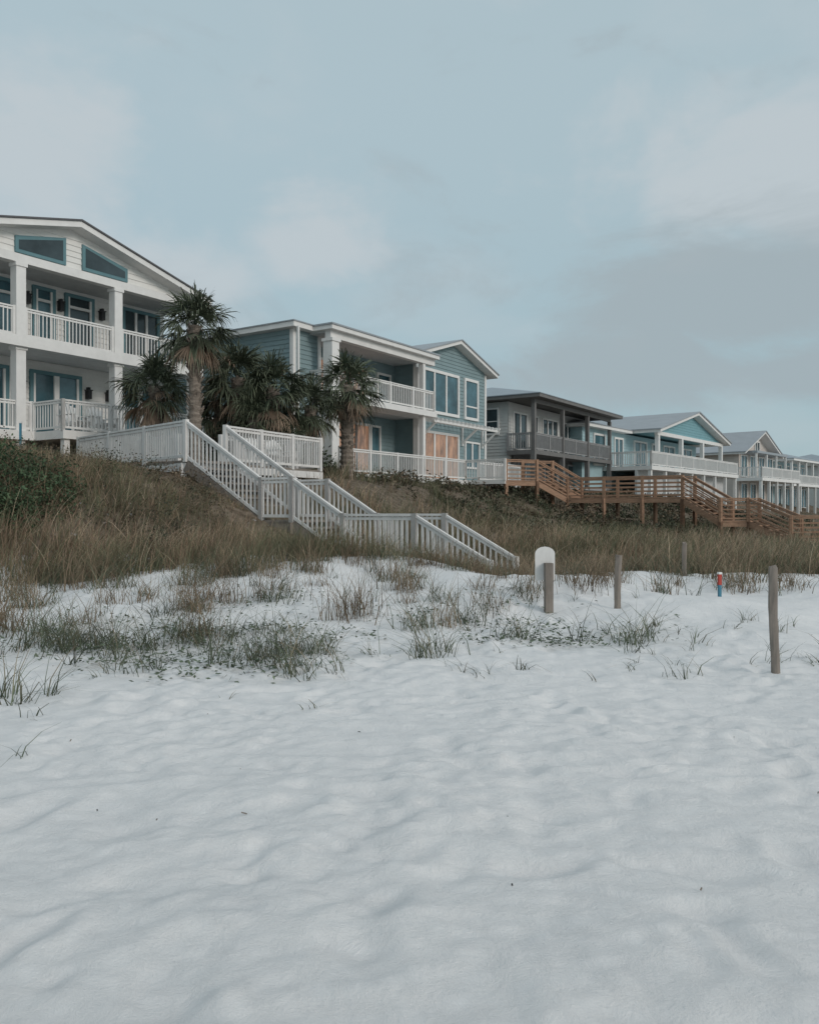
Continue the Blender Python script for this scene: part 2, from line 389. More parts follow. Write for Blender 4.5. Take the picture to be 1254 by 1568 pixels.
for x, y, sc, ty in tufts:
    if 5.5 < y < 8.2 and x > 3: continue
    n = int({0: 9, 1: 75, 2: 60, 3: 22}[ty]*(.45+.55*sc))
    sp = {0: .05, 1: .15, 2: .14, 3: .06}[ty]*(.5+sc*.5)
    X = x+rng.normal(0, sp, n); Y = y+rng.normal(0, sp, n)
    h = rng.uniform(.35, 1.15, n)*.74*sc*{0: .9, 1: .85, 2: .95, 3: .95}[ty]
    g = np.array([.088, .105, .07]) if ty in (0, 1, 3) else np.array([.17, .13, .088])
    jit = rng.uniform(.5, 1.35, n)[:, None]
    tip = np.where(rng.random(n)[:, None] < .3, np.array([.30, .23, .16]), g*1.45)
    lean = rng.uniform(.3, 1.7, n) if ty != 2 else rng.uniform(.15, 1.0, n)
    P = np.stack([X, Y, height(X, Y)-.03], -1)
    caz = random.uniform(-math.pi, math.pi)
    az = rng.normal(caz, 1.2, n) if ty in (0, 3) else rng.uniform(-math.pi, math.pi, n)
    parts.append(blades(P, h, az, lean, rng.uniform(.006, .014, n), g*jit, tip*jit, droop=.42))
arr_mesh('beach_grass_tufts', *join(parts), 'grass')

# leaves: vines + shrubs
def leaves(c, size, col, flat=False):
    n = len(c); a = rng.normal(size=(n, 3))
    if flat: a[:, 2] *= .25
    a /= np.linalg.norm(a, axis=1)[:, None]
    r = rng.normal(size=(n, 3))
    bb = np.cross(a, r) if not flat else np.stack([-a[:, 1], a[:, 0], rng.normal(0, .3, n)], -1)
    bb /= np.linalg.norm(bb, axis=1)[:, None]
    s = size[:, None]
    V = np.stack([c-a*s, c-bb*s*.55, c+a*s, c+bb*s*.55], 1).reshape(-1, 3)
    b0 = np.arange(n)*4; F = np.stack([b0, b0+1, b0+2, b0+3], -1)
    return V, F, np.repeat(col, 4, 0)
parts = []
for x, y, rx, ry, n in [(-2.9, 8.7, 1.3, .7, 650), (-1.9, 8.1, .8, .5, 420), (1.5, 9.7, .7, .5, 520), (-2.4, 11.8, 1.5, 1, 400), (-3.9, 9.9, 1.2, .9, 500), (1.3, 11.6, 1.0, .8, 300), (-1.2, 9.6, .9, .7, 220), (2.4, 10.4, .8, .6, 200), (.2, 11.2, 1, .8, 200), (-2.4, 9.9, 1.2, .8, 350)]:
    pts = []
    while len(pts) < n:
        a = random.uniform(0, 6.28); cx = x+random.gauss(0, rx*.5); cy = y+random.gauss(0, ry*.5)
        for k in range(random.randint(6, 18)):
            a += random.gauss(0, .35); cx += math.cos(a)*.055; cy += math.sin(a)*.045
            pts.append((cx+random.gauss(0, .02), cy+random.gauss(0, .02)))
    p = np.array(pts[:n]); c = np.stack([p[:, 0], p[:, 1], height(p[:, 0], p[:, 1])+rng.uniform(.02, .09, n)], -1)
    col = np.array([.095, .12, .08])*rng.uniform(.6, 1.5, n)[:, None]
    parts.append(leaves(c, rng.uniform(.018, .036, n), col, True))
arr_mesh('beach_vine', *join(parts), 'leaf')
parts = []
def shrub(x, y, r, hgt, n, col, sz):
    d = rng.normal(size=(n, 3)); d /= np.linalg.norm(d, axis=1)[:, None]
    rad = rng.uniform(.45, 1.05, n)**.6*(1+.25*np.sin(d[:, 0]*5+x)+.2*np.sin(d[:, 1]*7+y))
    c = d*rad[:, None]; c[:, 2] = np.abs(c[:, 2])*hgt; c[:, 0] *= r; c[:, 1] *= r
    c[:, 0] += x; c[:, 1] += y; c[:, 2] += height(c[:, 0], c[:, 1])-.05
    cc = np.array(col)*rng.uniform(.5, 1.5, n)[:, None]
    parts.append(leaves(c, rng.uniform(.5, 1, n)*sz, cc))
cols = [(.06, .068, .042), (.08, .075, .05), (.115, .088, .062), (.055, .06, .04), (.14, .108, .075)]
for _ in range(330):
    t = random.uniform(24, 75); s = random.uniform(9.0, 20.3)
    x = .549*t-.836*s; y = .836*t+.549*s
    shrub(x, y, random.uniform(.35, .95), random.uniform(.2, .55), 150, random.choice(cols), .05+y*.0011)
for x, y, r, h in [(-8.0, 16.6, .8, .95), (-8.7, 17.0, .9, 1.0), (-7.4, 16.9, .6, .8), (-9.5, 18.2, .8, .9), (-7.7, 15.9, .5, .8), (-9.3, 16.6, .7, .9), (-8.3, 15.8, .6, .8)]:
    shrub(x, y, r, h, 1500, (.055, .085, .045), .05)
for _ in range(48):
    x = random.uniform(-9.5, -4.2); y = random.uniform(15.5, 20.5); shrub(x, y, random.uniform(.3, .7), random.uniform(.35, .7), 220, random.choice(cols), .035)
for _ in range(20):
    x = random.uniform(-7.5, -3.3); y = random.uniform(27.5, 30); shrub(x, y, .7, 1.3, 300, (.045, .06, .035), .085)
arr_mesh('dune_shrubs', *join(parts), 'leaf')

# ------------------------------------------------------------ palms
def palm(x, y, zc, r=1.0, n=38, tr=.17, lean=0):
    e = empty('palm_tree', (x, y, 0)); zg = hz(x, y)-.2
    V = []; F = []; C = []
    def strip(pts, w, side, c0, c1):
        o = len(V); k = len(pts)
        for i, p in enumerate(pts):
            f = i/(k-1); ww = w[i]/2
            V.append(p-side*ww); V.append(p+side*ww)
            cc = tuple(c0[j]*(1-f)+c1[j]*f for j in range(3)); C.append(cc); C.append(cc)
        for i in range(k-1): F.append((o+2*i, o+2*i+1, o+2*i+3, o+2*i+2))
    top = Vector((lean, 0, zc-.15))
    for i in range(n):
        az = i*2.39996+random.uniform(-.3, .3); f = i/(n-1)
        el = math.radians(82-140*f+random.uniform(-14, 14))
        dead = f > .80 or random.random() < .06
        D = Vector((math.cos(az)*math.cos(el), math.sin(az)*math.cos(el), math.sin(el)))
        S = Vector((-math.sin(az), math.cos(az), 0))
        S = (S+Vector((0, 0, random.uniform(-.7, .7)))).normalized()
        pl = r*random.uniform(.35, .72)*(.8 if dead else 1)
        p0 = top+Vector((0, 0, -.3*f)); p1 = p0+D*pl*.5; p2 = p0+D*pl+Vector((0, 0, -.06*pl))
        g = random.uniform(.6, 1.45)
        if dead: c0 = (.17*g, .125*g, .09*g); c1 = (.27*g, .20*g, .145*g)
        else: c0 = (.048*g, .064*g, .042*g); c1 = (.13*g, .145*g, .095*g)
        strip([p0, p1, p2], [.04, .03, .025], S, c0, c0)
        Dn = (p2-p1).normalized(); U = S.cross(Dn).normalized()
        nl = 25; span = math.radians(random.uniform(90, 120))*(.4 if dead else 1)
        for j in range(nl):
            a = -span+2*span*j/(nl-1)+random.uniform(-.06, .06)
            ld = (Dn*math.cos(a)+S*math.sin(a)+U*(.35*abs(math.sin(a))+random.uniform(-.08, .08))).normalized()
            ln = r*random.uniform(.48, .74)*(.72+.28*math.cos(a))*(.8 if dead else 1)
            dr = random.uniform(.10, .5)*ln
            q0 = p2; q1 = p2+ld*ln*.5+Vector((0, 0, -dr*.12)); q2 = p2+ld*ln*.80+Vector((0, 0, -dr*.5)); q3 = p2+ld*ln*.96+Vector((0, 0, -dr*1.2))
            sd = ld.cross(U).normalized()
            sd = (sd+U*random.uniform(-.7, .7)).normalized()
            strip([q0, q1, q2, q3], [.010, .034*r, .022*r, .003], sd, c0, c1)
    arr_mesh('crown', np.array([tuple(v) for v in V]), np.array(F), np.array(C), 'frond', e)
    mb = MB(); H = zc-.15-zg; nr = int(H/.09); ns = 12; vs = []
    for k in range(nr+1):
        f = k/nr; rr = tr*(1.15-.15*f+.25*math.exp(-f*10))*(1+(.09 if k % 2 else -.05))
        if f > .72: rr *= 1.18
        for a in range(ns):
            an = a/ns*6.283; j = rr*(1+random.uniform(-.06, .06))
            vs.append((lean*f**1.5+j*math.cos(an), j*math.sin(an), zg+H*f))
    fs = [(k*ns+a, k*ns+(a+1) % ns, (k+1)*ns+(a+1) % ns, (k+1)*ns+a) for k in range(nr) for a in range(ns)]
    mb.raw(vs, fs, 'trunk')
    for k in range(int(H*16)):
        f = random.uniform(.35, 1); an = k*2.4; bx = lean*f**1.5; z = zg+H*f
        a = Vector((bx+tr*.8*math.cos(an), tr*.8*math.sin(an), z-.1)); b_ = a+Vector((math.cos(an)*.14, math.sin(an)*.14, .2))
        mb.beam(a, b_, .08, .03, 'trunk')
    mb.make('trunk', e)
palm(-6.60, 25.2, 7.40, 1.2, 56, .17)
palm(-8.15, 26.5, 5.75, 1.2, 50, .16, -.1)
palm(-5.85, 28.0, 6.25, 1.35, 56, .2)
palm(-4.75, 27.9, 5.85, 1.35, 54, .2, .1)
palm(-6.6, 28.6, 5.35, 1.2, 44, .18)
palm(-5.2, 27.5, 4.75, 1.1, 38, .18)
palm(-4.35, 27.7, 4.35, .85, 32, .16)
palm(-3.45, 29.2, 5.45, 1.1, 46, .17, -.1)
palm(-2.30, 30.0, 6.30, 1.25, 54, .21, .05)

# ------------------------------------------------------------ chairs
def chair(x, y, z, rz, sc=1):
    e = empty('adirondack_chair', (x, y, z), rz); e.scale = (sc,)*3
    mb = MB()
    for i in range(6):
        yy = -.28+.1*i; zz = .38-.022*i; mb.beam((-.26, yy, zz), (.26, yy, zz), .085, .025, 'white')
    mb.make('seat', e); mb = MB()
    for i in range(5):
        xx = -.22+.11*i; hh = .72-.05*abs(i-2)
        mb.beam((xx, .26, .26), (xx*1.12, .26+.3*hh, .26+hh*.95), .095, .022, 'white')
    mb.beam((-.28, .40, .62), (.28, .40, .62), .03, .07, 'white'); mb.make('backrest', e); mb = MB()
    for sx in (-1, 1):
        mb.beam((sx*.33, -.36, .56), (sx*.33, .42, .56), .12, .025, 'white')
        mb.beam((sx*.33, -.30, 0), (sx*.33, -.30, .55), .09, .03, 'white')
        mb.beam((sx*.29, -.34, .36), (sx*.29, .62, .05), .03, .11, 'white')
        mb.beam((sx*.33, .34, .1), (sx*.33, .38, .55), .08, .03, 'white')
    mb.make('legs_and_arms', e)
A33 = math.radians(90-33.3)

# ------------------------------------------------------------ white house (left)
e = empty('white_beach_house', (-12.8, 27, 0), A33)
T0, T1, TM = -3.9, 7.7, 1.9
zl, zu, zt = 4.2, 7.3, 9.75
def rl(t): return 11.48-.25*abs(t-TM)
mb = MB()
mb.box(T0, T1, 2.2, 13, 3.4, 10.0, 'cream')
for z0, z1 in ((zl, zu-.25), (zu, 9.88)):
    mb.siding(z0+.02, z1, 2.2, 'cream', lambda z: T0, lambda z: T1, .2)
mb.siding_side(3.5, 9.9, T1, 'cream', 2.2, 13, .2, 1)
mb.ext_s([(T0, 10.03), (T1, 10.03), (T1, rl(T1)-.1), (TM, rl(TM)-.1), (T0, rl(T0)-.1)], .1, 13, 'cream')
rp = rl(TM)-.1
mb.siding(10.06, rp, .1, 'cream', lambda z: max(T0, TM-(rp-z)/.25), lambda z: min(T1, TM+(rp-z)/.25), .2)
mb.make('walls', e)
mb = MB()
o0, o1 = T0-.5, T1+.2
mb.ext_s([(o0, rl(o0)-.1), (TM, rl(TM)-.1), (o1, rl(o1)-.1), (o1, rl(o1)+.1), (TM, rl(TM)+.1), (o0, rl(o0)+.1)], -.5, 13.6, 'white')
mb.ext_s([(o0-.05, rl(o0)+.103), (TM, rl(TM)+.103), (o1+.05, rl(o1)+.095), (o1+.05, rl(o1)+.15), (TM, rl(TM)+.16), (o0-.05, rl(o0)+.15)], -.56, 13.7, 'roofd')
mb.make('roof', e)
mb = MB()
mb.box(T0, T1, -.02, .3, zt, 10.03, 'white'); mb.box(T0, T1, .3, 2.2, 9.9, 10.0, 'underside')
mb.box(T0, T1, -.1, 2.2, zu-.28, zu-.04, 'underside'); mb.box(T0-.05, T1+.05, -.16, -.1, zu-.33, zu+.03, 'white')
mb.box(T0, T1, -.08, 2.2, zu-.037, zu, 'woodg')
mb.box(T0-.05, T1+.05, -.1, 2.2, zl-.3, zl, 'white')
mb.box(.4, T1, -1.7, -.103, zl-.3, zl-.02, 'white')
for t in (-3.7, 0, 3.8, 7.5):
    mb.box(t-.17, t+.17, 0, .34, zl, zu-.28, 'white'); mb.box(t-.17, t+.17, 0, .34, zu, zt, 'white')
    mb.box(t-.21, t+.21, -.04, .38, zt-.12, zt-.003, 'white'); mb.box(t-.21, t+.21, -.04, .38, zu-.42, zu-.283, 'white')
    mb.box(t-.15, t+.15, .02, .32, 2.6, zl-.3, 'white')
for t in (.6, 2.6, 4.8, 7.4): mb.box(t-.1, t+.1, -1.6, -1.4, 2.4, zl-.3, 'white')
mb.make('porch', e)
mb = MB()
ra = dict(h=.98, sp=.14, mk='white', pw=.032)
for a, b_ in ((-3.7, 0), (0, 3.8), (3.8, 7.5)):
    mb.railing((a+.2, .1, zu), (b_-.2, .1, zu), every=9, **ra)
mb.railing((T0, .1, zl), (.4, .1, zl), every=9, **ra)
mb.railing((.45, -1.6, zl-.02), (T1-.1, -1.6, zl-.02), every=1.9, **ra)
mb.railing((.45, 0, zl-.02), (.45, -1.6, zl-.02), every=9, **ra)
mb.make('railings', e)
mb = MB()
for t0, t1, n in ((-3.2, -1.8, 2), (.1, 1.2, 1), (1.85, 2.5, 1), (3.15, 4.15, 1), (5.7, 7.3, 3)):
    mb.window(t0, t1, zu+.1, 9.62, 2.2, 'teal', 'glassb' if t1 < 3 else 'glass', 1, .13)
    if n == 1: mb.box(t0, t1, 2.09, 2.17, 9.2, 9.3, 'white'); mb.box(t0, t0+.07, 2.085, 2.17, zu+.1, 9.62, 'white'); mb.box(t1-.07, t1, 2.085, 2.17, zu+.1, 9.62, 'white')
    else:
        for i in range(1, n): c = t0+(t1-t0)*i/n; mb.box(c-.05, c+.05, 2.09, 2.17, zu+.1, 9.62, 'white')
for t0, t1, n in ((-2.8, -1.2, 2), (.0, .7, 1), (1.75, 3.6, 2), (5.6, 7.3, 2)):
    mb.window(t0, t1, zl+.25, 6.55, 2.2, 'teal', 'glassb', 1, .13)
    mb.box(t0, t0+.08, 2.085, 2.17, zl+.25, 6.55, 'white'); mb.box(t1-.08, t1, 2.085, 2.17, zl+.25, 6.55, 'white')
    if n == 2: mb.box((t0+t1)/2-.1, (t0+t1)/2+.1, 2.08, 2.18, zl+.25, 6.55, 'white')
def gwin(t0, t1):
    f = lambda d: [(t0-d, 10.17-d), (t1+d, 10.17-d), (t1+d, rl(t1)-.47+d), (t0-d, rl(t0)-.47+d)]
    mb.ext_s(f(.1), .0, .12, 'teal'); mb.ext_s(f(-.02), -.012, .02, 'glass')
gwin(-.1, 1.55); gwin(2.4, 4.1)
mb.make('windows', e)
mb = MB()
for t, z in ((1.5, 9.0), (2.82, 9.0), (4.6, 9.0), (1.3, 5.85), (4.0, 5.85), (4.9, 5.85)):
    mb.box(t-.08, t+.08, 1.97, 2.17, z, z+.36, 'black'); mb.box(t-.04, t+.04, 2.0, 2.17, z+.36, z+.45, 'black'); mb.box(t-.11, t+.11, 1.94, 2.17, z+.32, z+.355, 'black')
mb.make('wall_lanterns', e)
def loc2w(o, th, t, s):
    return o[0]+math.sin(th)*t-math.cos(th)*s, o[1]+math.cos(th)*t+math.sin(th)*s
th = math.radians(33.3)
for t, s in ((1.5, -.8), (2.5, -.8)):
    x, y = loc2w((-12.8, 27), th, t, s); chair(x, y, zl-.02, A33, 1.1)

# ------------------------------------------------------------ blue-grey house
e = empty('bluegrey_beach_house', (-3.25, 34, 0), A33)
zl, zu = 3.08, 6.45
mb = MB()
mb.box(-1.3, .35, .95, 12, 2.6, 9.0, 'bluegrey'); mb.siding(3.1, 9.0, .95, 'bluegrey', lambda z: -1.3, lambda z: .35)
mb.siding_side(3.1, 9.0, -1.3, 'bluegrey', .95, 12)
mb.box(.35, 8.0, 2.25, 12, 2.6, 9.0, 'bluegrey')
mb.siding(3.1, 6.2, 2.25, 'bluegrey', lambda z: .35, lambda z: 8.0); mb.siding(6.5, 8.95, 2.25, 'bluegrey', lambda z: .35, lambda z: 8.0)
W0, W1, WM = 8.0, 15.4, 11.7
def wl(t): return 10.62-.3*abs(t-WM)
mb.ext_s([(W0, 2.6), (W1, 2.6), (W1, wl(W1)-.1), (WM, wl(WM)-.1), (W0, wl(W0)-.1)], 1.0, 12.1, 'bluegrey')
mb.siding(3.0, wl(WM)-.1, 1.0, 'bluegrey', lambda z: max(W0, WM-(10.52-z)/.3), lambda z: min(W1, WM+(10.52-z)/.3))
mb.siding_side(3.1, 9.3, W0, 'bluegrey', 1.0, 2.25)
mb.box(-1.36, -1.18, .89, 1.07, 2.6, 9.0, 'white'); mb.box(.22, .42, .88, 1.08, 2.6, 9.0, 'white')
mb.box(W0-.06, W0+.14, .93, 1.1, 2.6, 9.35, 'white'); mb.box(W1-.14, W1+.06, .93, 1.1, 2.6, 9.35, 'white')
mb.make('walls', e)
mb = MB()
mb.ext_s([(W0-.6, wl(W0-.6)-.1), (WM, wl(WM)-.1), (W1+.6, wl(W1+.6)-.1), (W1+.6, wl(W1+.6)+.08), (WM, wl(WM)+.08), (W0-.6, wl(W0-.6)+.08)], .45, 12.5, 'white')
mb.ext_s([(W0-.65, wl(W0-.65)+.083), (WM, wl(WM)+.083), (W1+.65, wl(W1+.65)+.083), (W1+.65, wl(W1+.65)+.14), (WM, wl(WM)+.14), (W0-.65, wl(W0-.65)+.14)], .38, 12.6, 'roofm')
mb.hip(-1.7, 7.9, .55, 12.6, 9.2, 10.0, 'roofm', .2)
mb.box(-.5, 7.95, -.45, .552, 9.0, 9.17, 'white'); mb.box(-.55, 7.97, -.5, .545, 9.173, 9.24, 'roofm')
mb.beam((-1.55, .45, 9.0), (-1.55, .45, 3), .08, .08, 'white')
mb.make('roof', e)
mb = MB()
mb.box(-.28, 7.9, -.2, .1, 8.7, 8.998, 'white'); mb.box(-.25, 7.9, .1, 2.25, 8.93, 8.995, 'underside')
mb.box(-.3, 7.95, -.3, .93, zu-.3, zu-.03, 'white'); mb.box(.42, 7.9, .93, 2.25, zu-.28, zu-.03, 'underside')
for z0, z1 in ((zl, zu-.3), (zu-.03, 8.7)):
    mb.box(-.24, .24, -.24, .24, z0, z1, 'white'); mb.box(-.29, .29, -.29, .29, z1-.13, z1-.003, 'white'); mb.box(-.29, .29, -.29, .29, z0+.003, z0+.15, 'white')
    mb.box(6.9, 7.12, -.15, .1, z0, z1, 'white'); mb.box(7.62, 7.9, .6, .9, z0, z1, 'white')
mb.prism([(-1.0, -1.3), (15.6, -1.3), (15.6, 1.0), (8.0, 1.0), (8.0, 2.25), (.42, 2.25), (.42, .9), (-1, .9)], zl-.25, zl-.001, 'white')
mb.box(9.2, 10.6, -3.4, -1.3, zl-.22, zl-.02, 'white')
for t in (-.8, 2.5, 5.5, 9.0, 12, 15.3): mb.box(t-.08, t+.08, -1.2, -1.04, 2.0, zl-.25, 'white')
mb.make('porch', e)
mb = MB()
mb.railing((.3, -.15, zu-.03), (7.85, -.15, zu-.03), every=1.75, **ra); mb.railing((7.85, -.15, zu-.03), (7.85, .9, zu-.03), every=3, **ra)
mb.railing((-.25, .25, zu-.03), (-.25, .9, zu-.03), every=3, ends=False, **ra)
mb.railing((-.95, -1.2, zl), (9.2, -1.2, zl), every=1.9, **ra)
mb.railing((9.2, -1.2, zl), (9.2, -3.4, zl), every=1.9, **ra)
mb.railing((10.6, -1.2, zl), (15.5, -1.2, zl), every=1.9, **ra)
mb.make('railings', e)
mb = MB()
mb.window(.55, 2.7, zu+.5, 8.35, 2.25, 'white', 'warm', 2); mb.window(3.3, 5.4, zu+.05, 8.35, 2.25, 'white', 'warm', 2); mb.window(6.4, 7.4, zu+.05, 8.3, 2.25, 'white', 'glassb', 1)  # warm reflection on these upper panes is put in as glow colour
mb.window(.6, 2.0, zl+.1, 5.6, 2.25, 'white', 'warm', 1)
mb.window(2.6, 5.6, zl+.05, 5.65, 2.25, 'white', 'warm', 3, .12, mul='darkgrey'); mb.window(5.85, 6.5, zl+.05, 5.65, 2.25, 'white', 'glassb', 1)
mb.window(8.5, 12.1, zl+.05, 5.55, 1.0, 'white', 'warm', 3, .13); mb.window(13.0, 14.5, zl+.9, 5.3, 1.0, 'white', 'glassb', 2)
mb.window(8.5, 12.1, 6.75, 8.75, 1.0, 'white', 'glassb', 3, .15); mb.window(13.0, 14.3, 6.75, 8.75, 1.0, 'white', 'glassb', 1, .15, tr=7.35)
mb.make('windows', e)
mb = MB()
mb.box(8.1, 15.0, -.05, .12, 5.98, 6.1, 'white')
for t in np.arange(8.25, 15, .42): mb.box(t-.03, t+.03, -.2, .96, 6.1, 6.2, 'white')
for t in (8.3, 12.6, 14.9):
    mb.beam((t, .95, 5.2), (t, 0.0, 5.98), .09, .09, 'white'); mb.box(t-.05, t+.05, .86, .96, 5.1, 6.1, 'white')
mb.make('trellis_awning', e)

# ------------------------------------------------------------ grey house
e = empty('grey_beach_house', (7.6, 50, 0), A33)
mb = MB()
mb.box(0.1, 13.4, 1.8, 12, 2.4, 8.35, 'grey'); mb.siding_side(3.0, 8.3, .1, 'grey', 1.8, 12, .2); mb.siding(5.3, 8.3, 1.8, 'grey', lambda z: .1, lambda z: 13.4, .2)
mb.make('walls', e)
mb = MB(); mb.hip(-.7, 14.3, -.7, 12.7, 8.6, 10.3, 'roofb', .2, 'darkgrey'); mb.make('roof', e)
mb = MB()
mb.box(-.1, 13.6, -.1, 1.8, 5.0, 5.27, 'darkgrey'); mb.box(-.05, 13.5, -.05, .15, 8.15, 8.4, 'darkgrey')
mb.box(-.1, 13.6, -.1, 1.8, 2.95, 3.15, 'midgrey')
for t in (0, 4.45, 8.9, 13.4):
    mb.box(t-.12, t+.12, -.1, .14, 5.27, 8.15, 'darkgrey'); mb.box(t-.14, t+.14, -.1, .18, 1.6, 5.0, 'darkgrey')
mb.box(.5, 13, 1.6, 1.79, 3.15, 5.0, 'darkgrey')
mb.make('porch', e)
mb = MB()
rg = dict(h=1.05, sp=.16, mk='midgrey', pw=.05)
mb.railing((.15, 0, 5.27), (13.3, 0, 5.27), every=2.2, **rg); mb.railing((0, 0, 5.27), (0, 1.8, 5.27), every=5, **rg)
mb.make('railings', e)
mb = MB()
for t0, t1, n in ((.8, 2.6, 2), (3.3, 4.3, 1), (5.2, 7.6, 3), (8.6, 10.4, 2), (11, 12.8, 2)): mb.window(t0, t1, 5.5, 7.7, 1.8, 'white', 'glass', n)
mb.window_side(2.5, 3.6, 6.4, 7.9, .1, tr=7.15); mb.window_side(5.5, 6.6, 6.4, 7.9, .1)
for t0, t1 in ((1, 3), (5, 7), (9, 12)): mb.window(t0, t1, 3.3, 4.7, 1.59, 'midgrey', 'glass', 2)
mb.make('windows', e)

# ------------------------------------------------------------ aqua house
A38 = math.radians(90-38)
e = empty('aqua_beach_house', (19.5, 64, 0), A38)
mb = MB()
mb.box(-8.5, 15.5, 2.4, 13, 2.4, 7.55, 'aqua'); mb.siding(4.9, 7.5, 2.4, 'aqua', lambda z: -8.5, lambda z: 15.5, .22)
mb.siding_side(3, 7.5, -8.5, 'aqua', 2.4, 13, .22)
def al(t): return 9.75-.235*abs(t-7.8)
mb.ext_s([(-.3, 7.75), (15.9, 7.75), (7.8, 9.6)], .2, 13, 'aquad')
mb.siding(7.77, 9.6, .2, 'aquad', lambda z: 7.8-(9.62-z)/.235, lambda z: 7.8+(9.62-z)/.235, .22)
mb.make('walls', e)
mb = MB()
mb.ext_s([(-1.0, al(-1)-.1), (7.8, al(7.8)-.1), (16.6, al(16.6)-.1), (16.6, al(16.6)+.12), (7.8, al(7.8)+.12), (-1, al(-1)+.12)], -.5, 13.5, 'white')
mb.ext_s([(-1.1, al(-1.1)+.123), (7.8, al(7.8)+.123), (16.7, al(16.7)+.123), (16.7, al(16.7)+.22), (7.8, al(7.8)+.22), (-1.1, al(-1.1)+.22)], -.6, 13.6, 'roofm')
mb.hip(-9.3, -1.12, 1.7, 13.5, 7.75, 8.9, 'roofm', .2)
mb.box(-7.6, -1.6, 6.2, 9.5, 8.1, 9.3, 'white'); mb.box(-4.2, -1.8, 6.8, 9, 9.3, 9.75, 'white')
mb.make('roof', e)
mb = MB()
mb.box(-.3, 15.9, 0, .25, 7.45, 7.74, 'white'); mb.box(-5, 15.9, -1.4, 2.4, 4.5, 4.8, 'white'); mb.box(-5, 15.8, -.3, -.1, 2.6, 4.5, 'underside')
for t in (0, 5.2, 10.4, 15.6): mb.box(t-.16, t+.16, -.02, .28, 4.8, 7.45, 'white')
for t in np.arange(-4.8, 16, 2.9): mb.box(t-.12, t+.12, -1.3, -1.06, 1.5, 4.5, 'white')
mb.make('porch', e)
mb = MB(); rw = dict(h=1.05, sp=.17, mk='white', pw=.05)
mb.railing((-4.9, -1.3, 4.8), (15.8, -1.3, 4.8), every=2.9, **rw); mb.railing((-4.9, -1.3, 4.8), (-4.9, 2.3, 4.8), every=5, **rw); mb.make('railings', e)
mb = MB()
mb.window(-6.6, -4.9, 5.0, 7.1, 2.4, 'white', 'glassb', 1, .15)
for t0, t1 in ((-3, -1.6), (.8, 3.2), (4.6, 6), (7.2, 9.6), (11.2, 14)): mb.window(t0, t1, 4.95, 7.05, 2.4, 'white', 'glassb', 2, .14)
mb.make('windows', e)

# ------------------------------------------------------------ far houses
def far_house(name, o, th, w, dz, ze, zr, wall, roof, kind):
    e = empty(name, (*o, 0), math.radians(90-th)); mb = MB()
    mb.box(0, w, 2.2, 13, 1.8, ze, wall); mb.siding(dz, ze, 2.2, wall, lambda z: 0, lambda z: w, .24); mb.siding_side(dz, ze, 0, wall, 2.2, 13, .24)
    if kind == 'gable': mb.ext_s([(0, ze+.002), (w, ze+.002), (w/2, zr-.15)], 2.2, 13, wall)
    mb.make('walls', e); mb = MB()
    if kind == 'gable':
        k = (zr-ze)/(w/2); f = lambda t: zr-k*abs(t-w/2)
        mb.ext_s([(-.8, f(-.8)-.12), (w/2, zr-.12), (w+.8, f(-.8)-.12), (w+.8, f(-.8)+.1), (w/2, zr+.1), (-.8, f(-.8)+.1)], 1.2, 13.5, 'white')
        mb.ext_s([(-.9, f(-.9)+.103), (w/2, zr+.103), (w+.9, f(-.9)+.103), (w+.9, f(-.9)+.2), (w/2, zr+.2), (-.9, f(-.9)+.2)], 1.1, 13.6, roof)
    else: mb.hip(-.8, w+.8, -.6, 13.8, ze+.2, zr, roof, .25)
    mb.make('roof', e); mb = MB()
    mb.box(-1, w+1, -.6, 2.2, dz-.35, dz, 'white')
    for t in np.linspace(-.8, w+.8, 6): 
        mb.box(t-.13, t+.13, -.5, -.24, 0, dz-.35, 'white')
        if kind == 'hip': mb.box(t*.93+.3-.13, t*.93+.43, -.3, -.04, dz, ze, 'white')
    if kind == 'gable': mb.box(.5, w-.5, .4, 2.1, ze-.3, ze-.05, roof); [mb.box(t-.1, t+.1, .5, .7, dz, ze-.3, 'white') for t in np.linspace(.7, w-.7, 4)]
    mb.make('porch', e); mb = MB()
    mb.railing((-.9, -.5, dz), (w+.9, -.5, dz), h=1.1, sp=.22, pw=.07, mk='white', every=3); mb.railing((-.9, -.5, dz), (-.9, 2.2, dz), h=1.1, sp=.22, pw=.07, mk='white', every=3)
    mb.make('railings', e); mb = MB()
    n = 4
    for i in range(n):
        c = w*(i+.5)/n; mb.window(c-w/n*.3, c+w/n*.3, dz+.3, ze-.55, 2.2, 'white', 'glassb', 2, .15); mb.window(c-w/n*.3, c+w/n*.3, 1.9, dz-.6, 2.2, 'white', 'glassb', 2, .15)
    if kind == 'gable': mb.window(w/2-.7, w/2+.7, ze+.3, ze+1.2, 2.2, 'white', 'glass', 2, .14)
    mb.make('windows', e)
far_house('beige_beach_house', (37.2, 87), 41, 11.5, 5.0, 8.0, 10.3, 'beige', 'roofm', 'gable')
far_house('white_beach_cottage', (48.0, 103), 42, 14, 4.9, 7.8, 10.0, 'aqua', 'roofb', 'hip')
far_house('white_beach_cottage', (66, 124), 42, 14, 5.2, 8.4, 10.6, 'grey', 'roofb', 'hip')

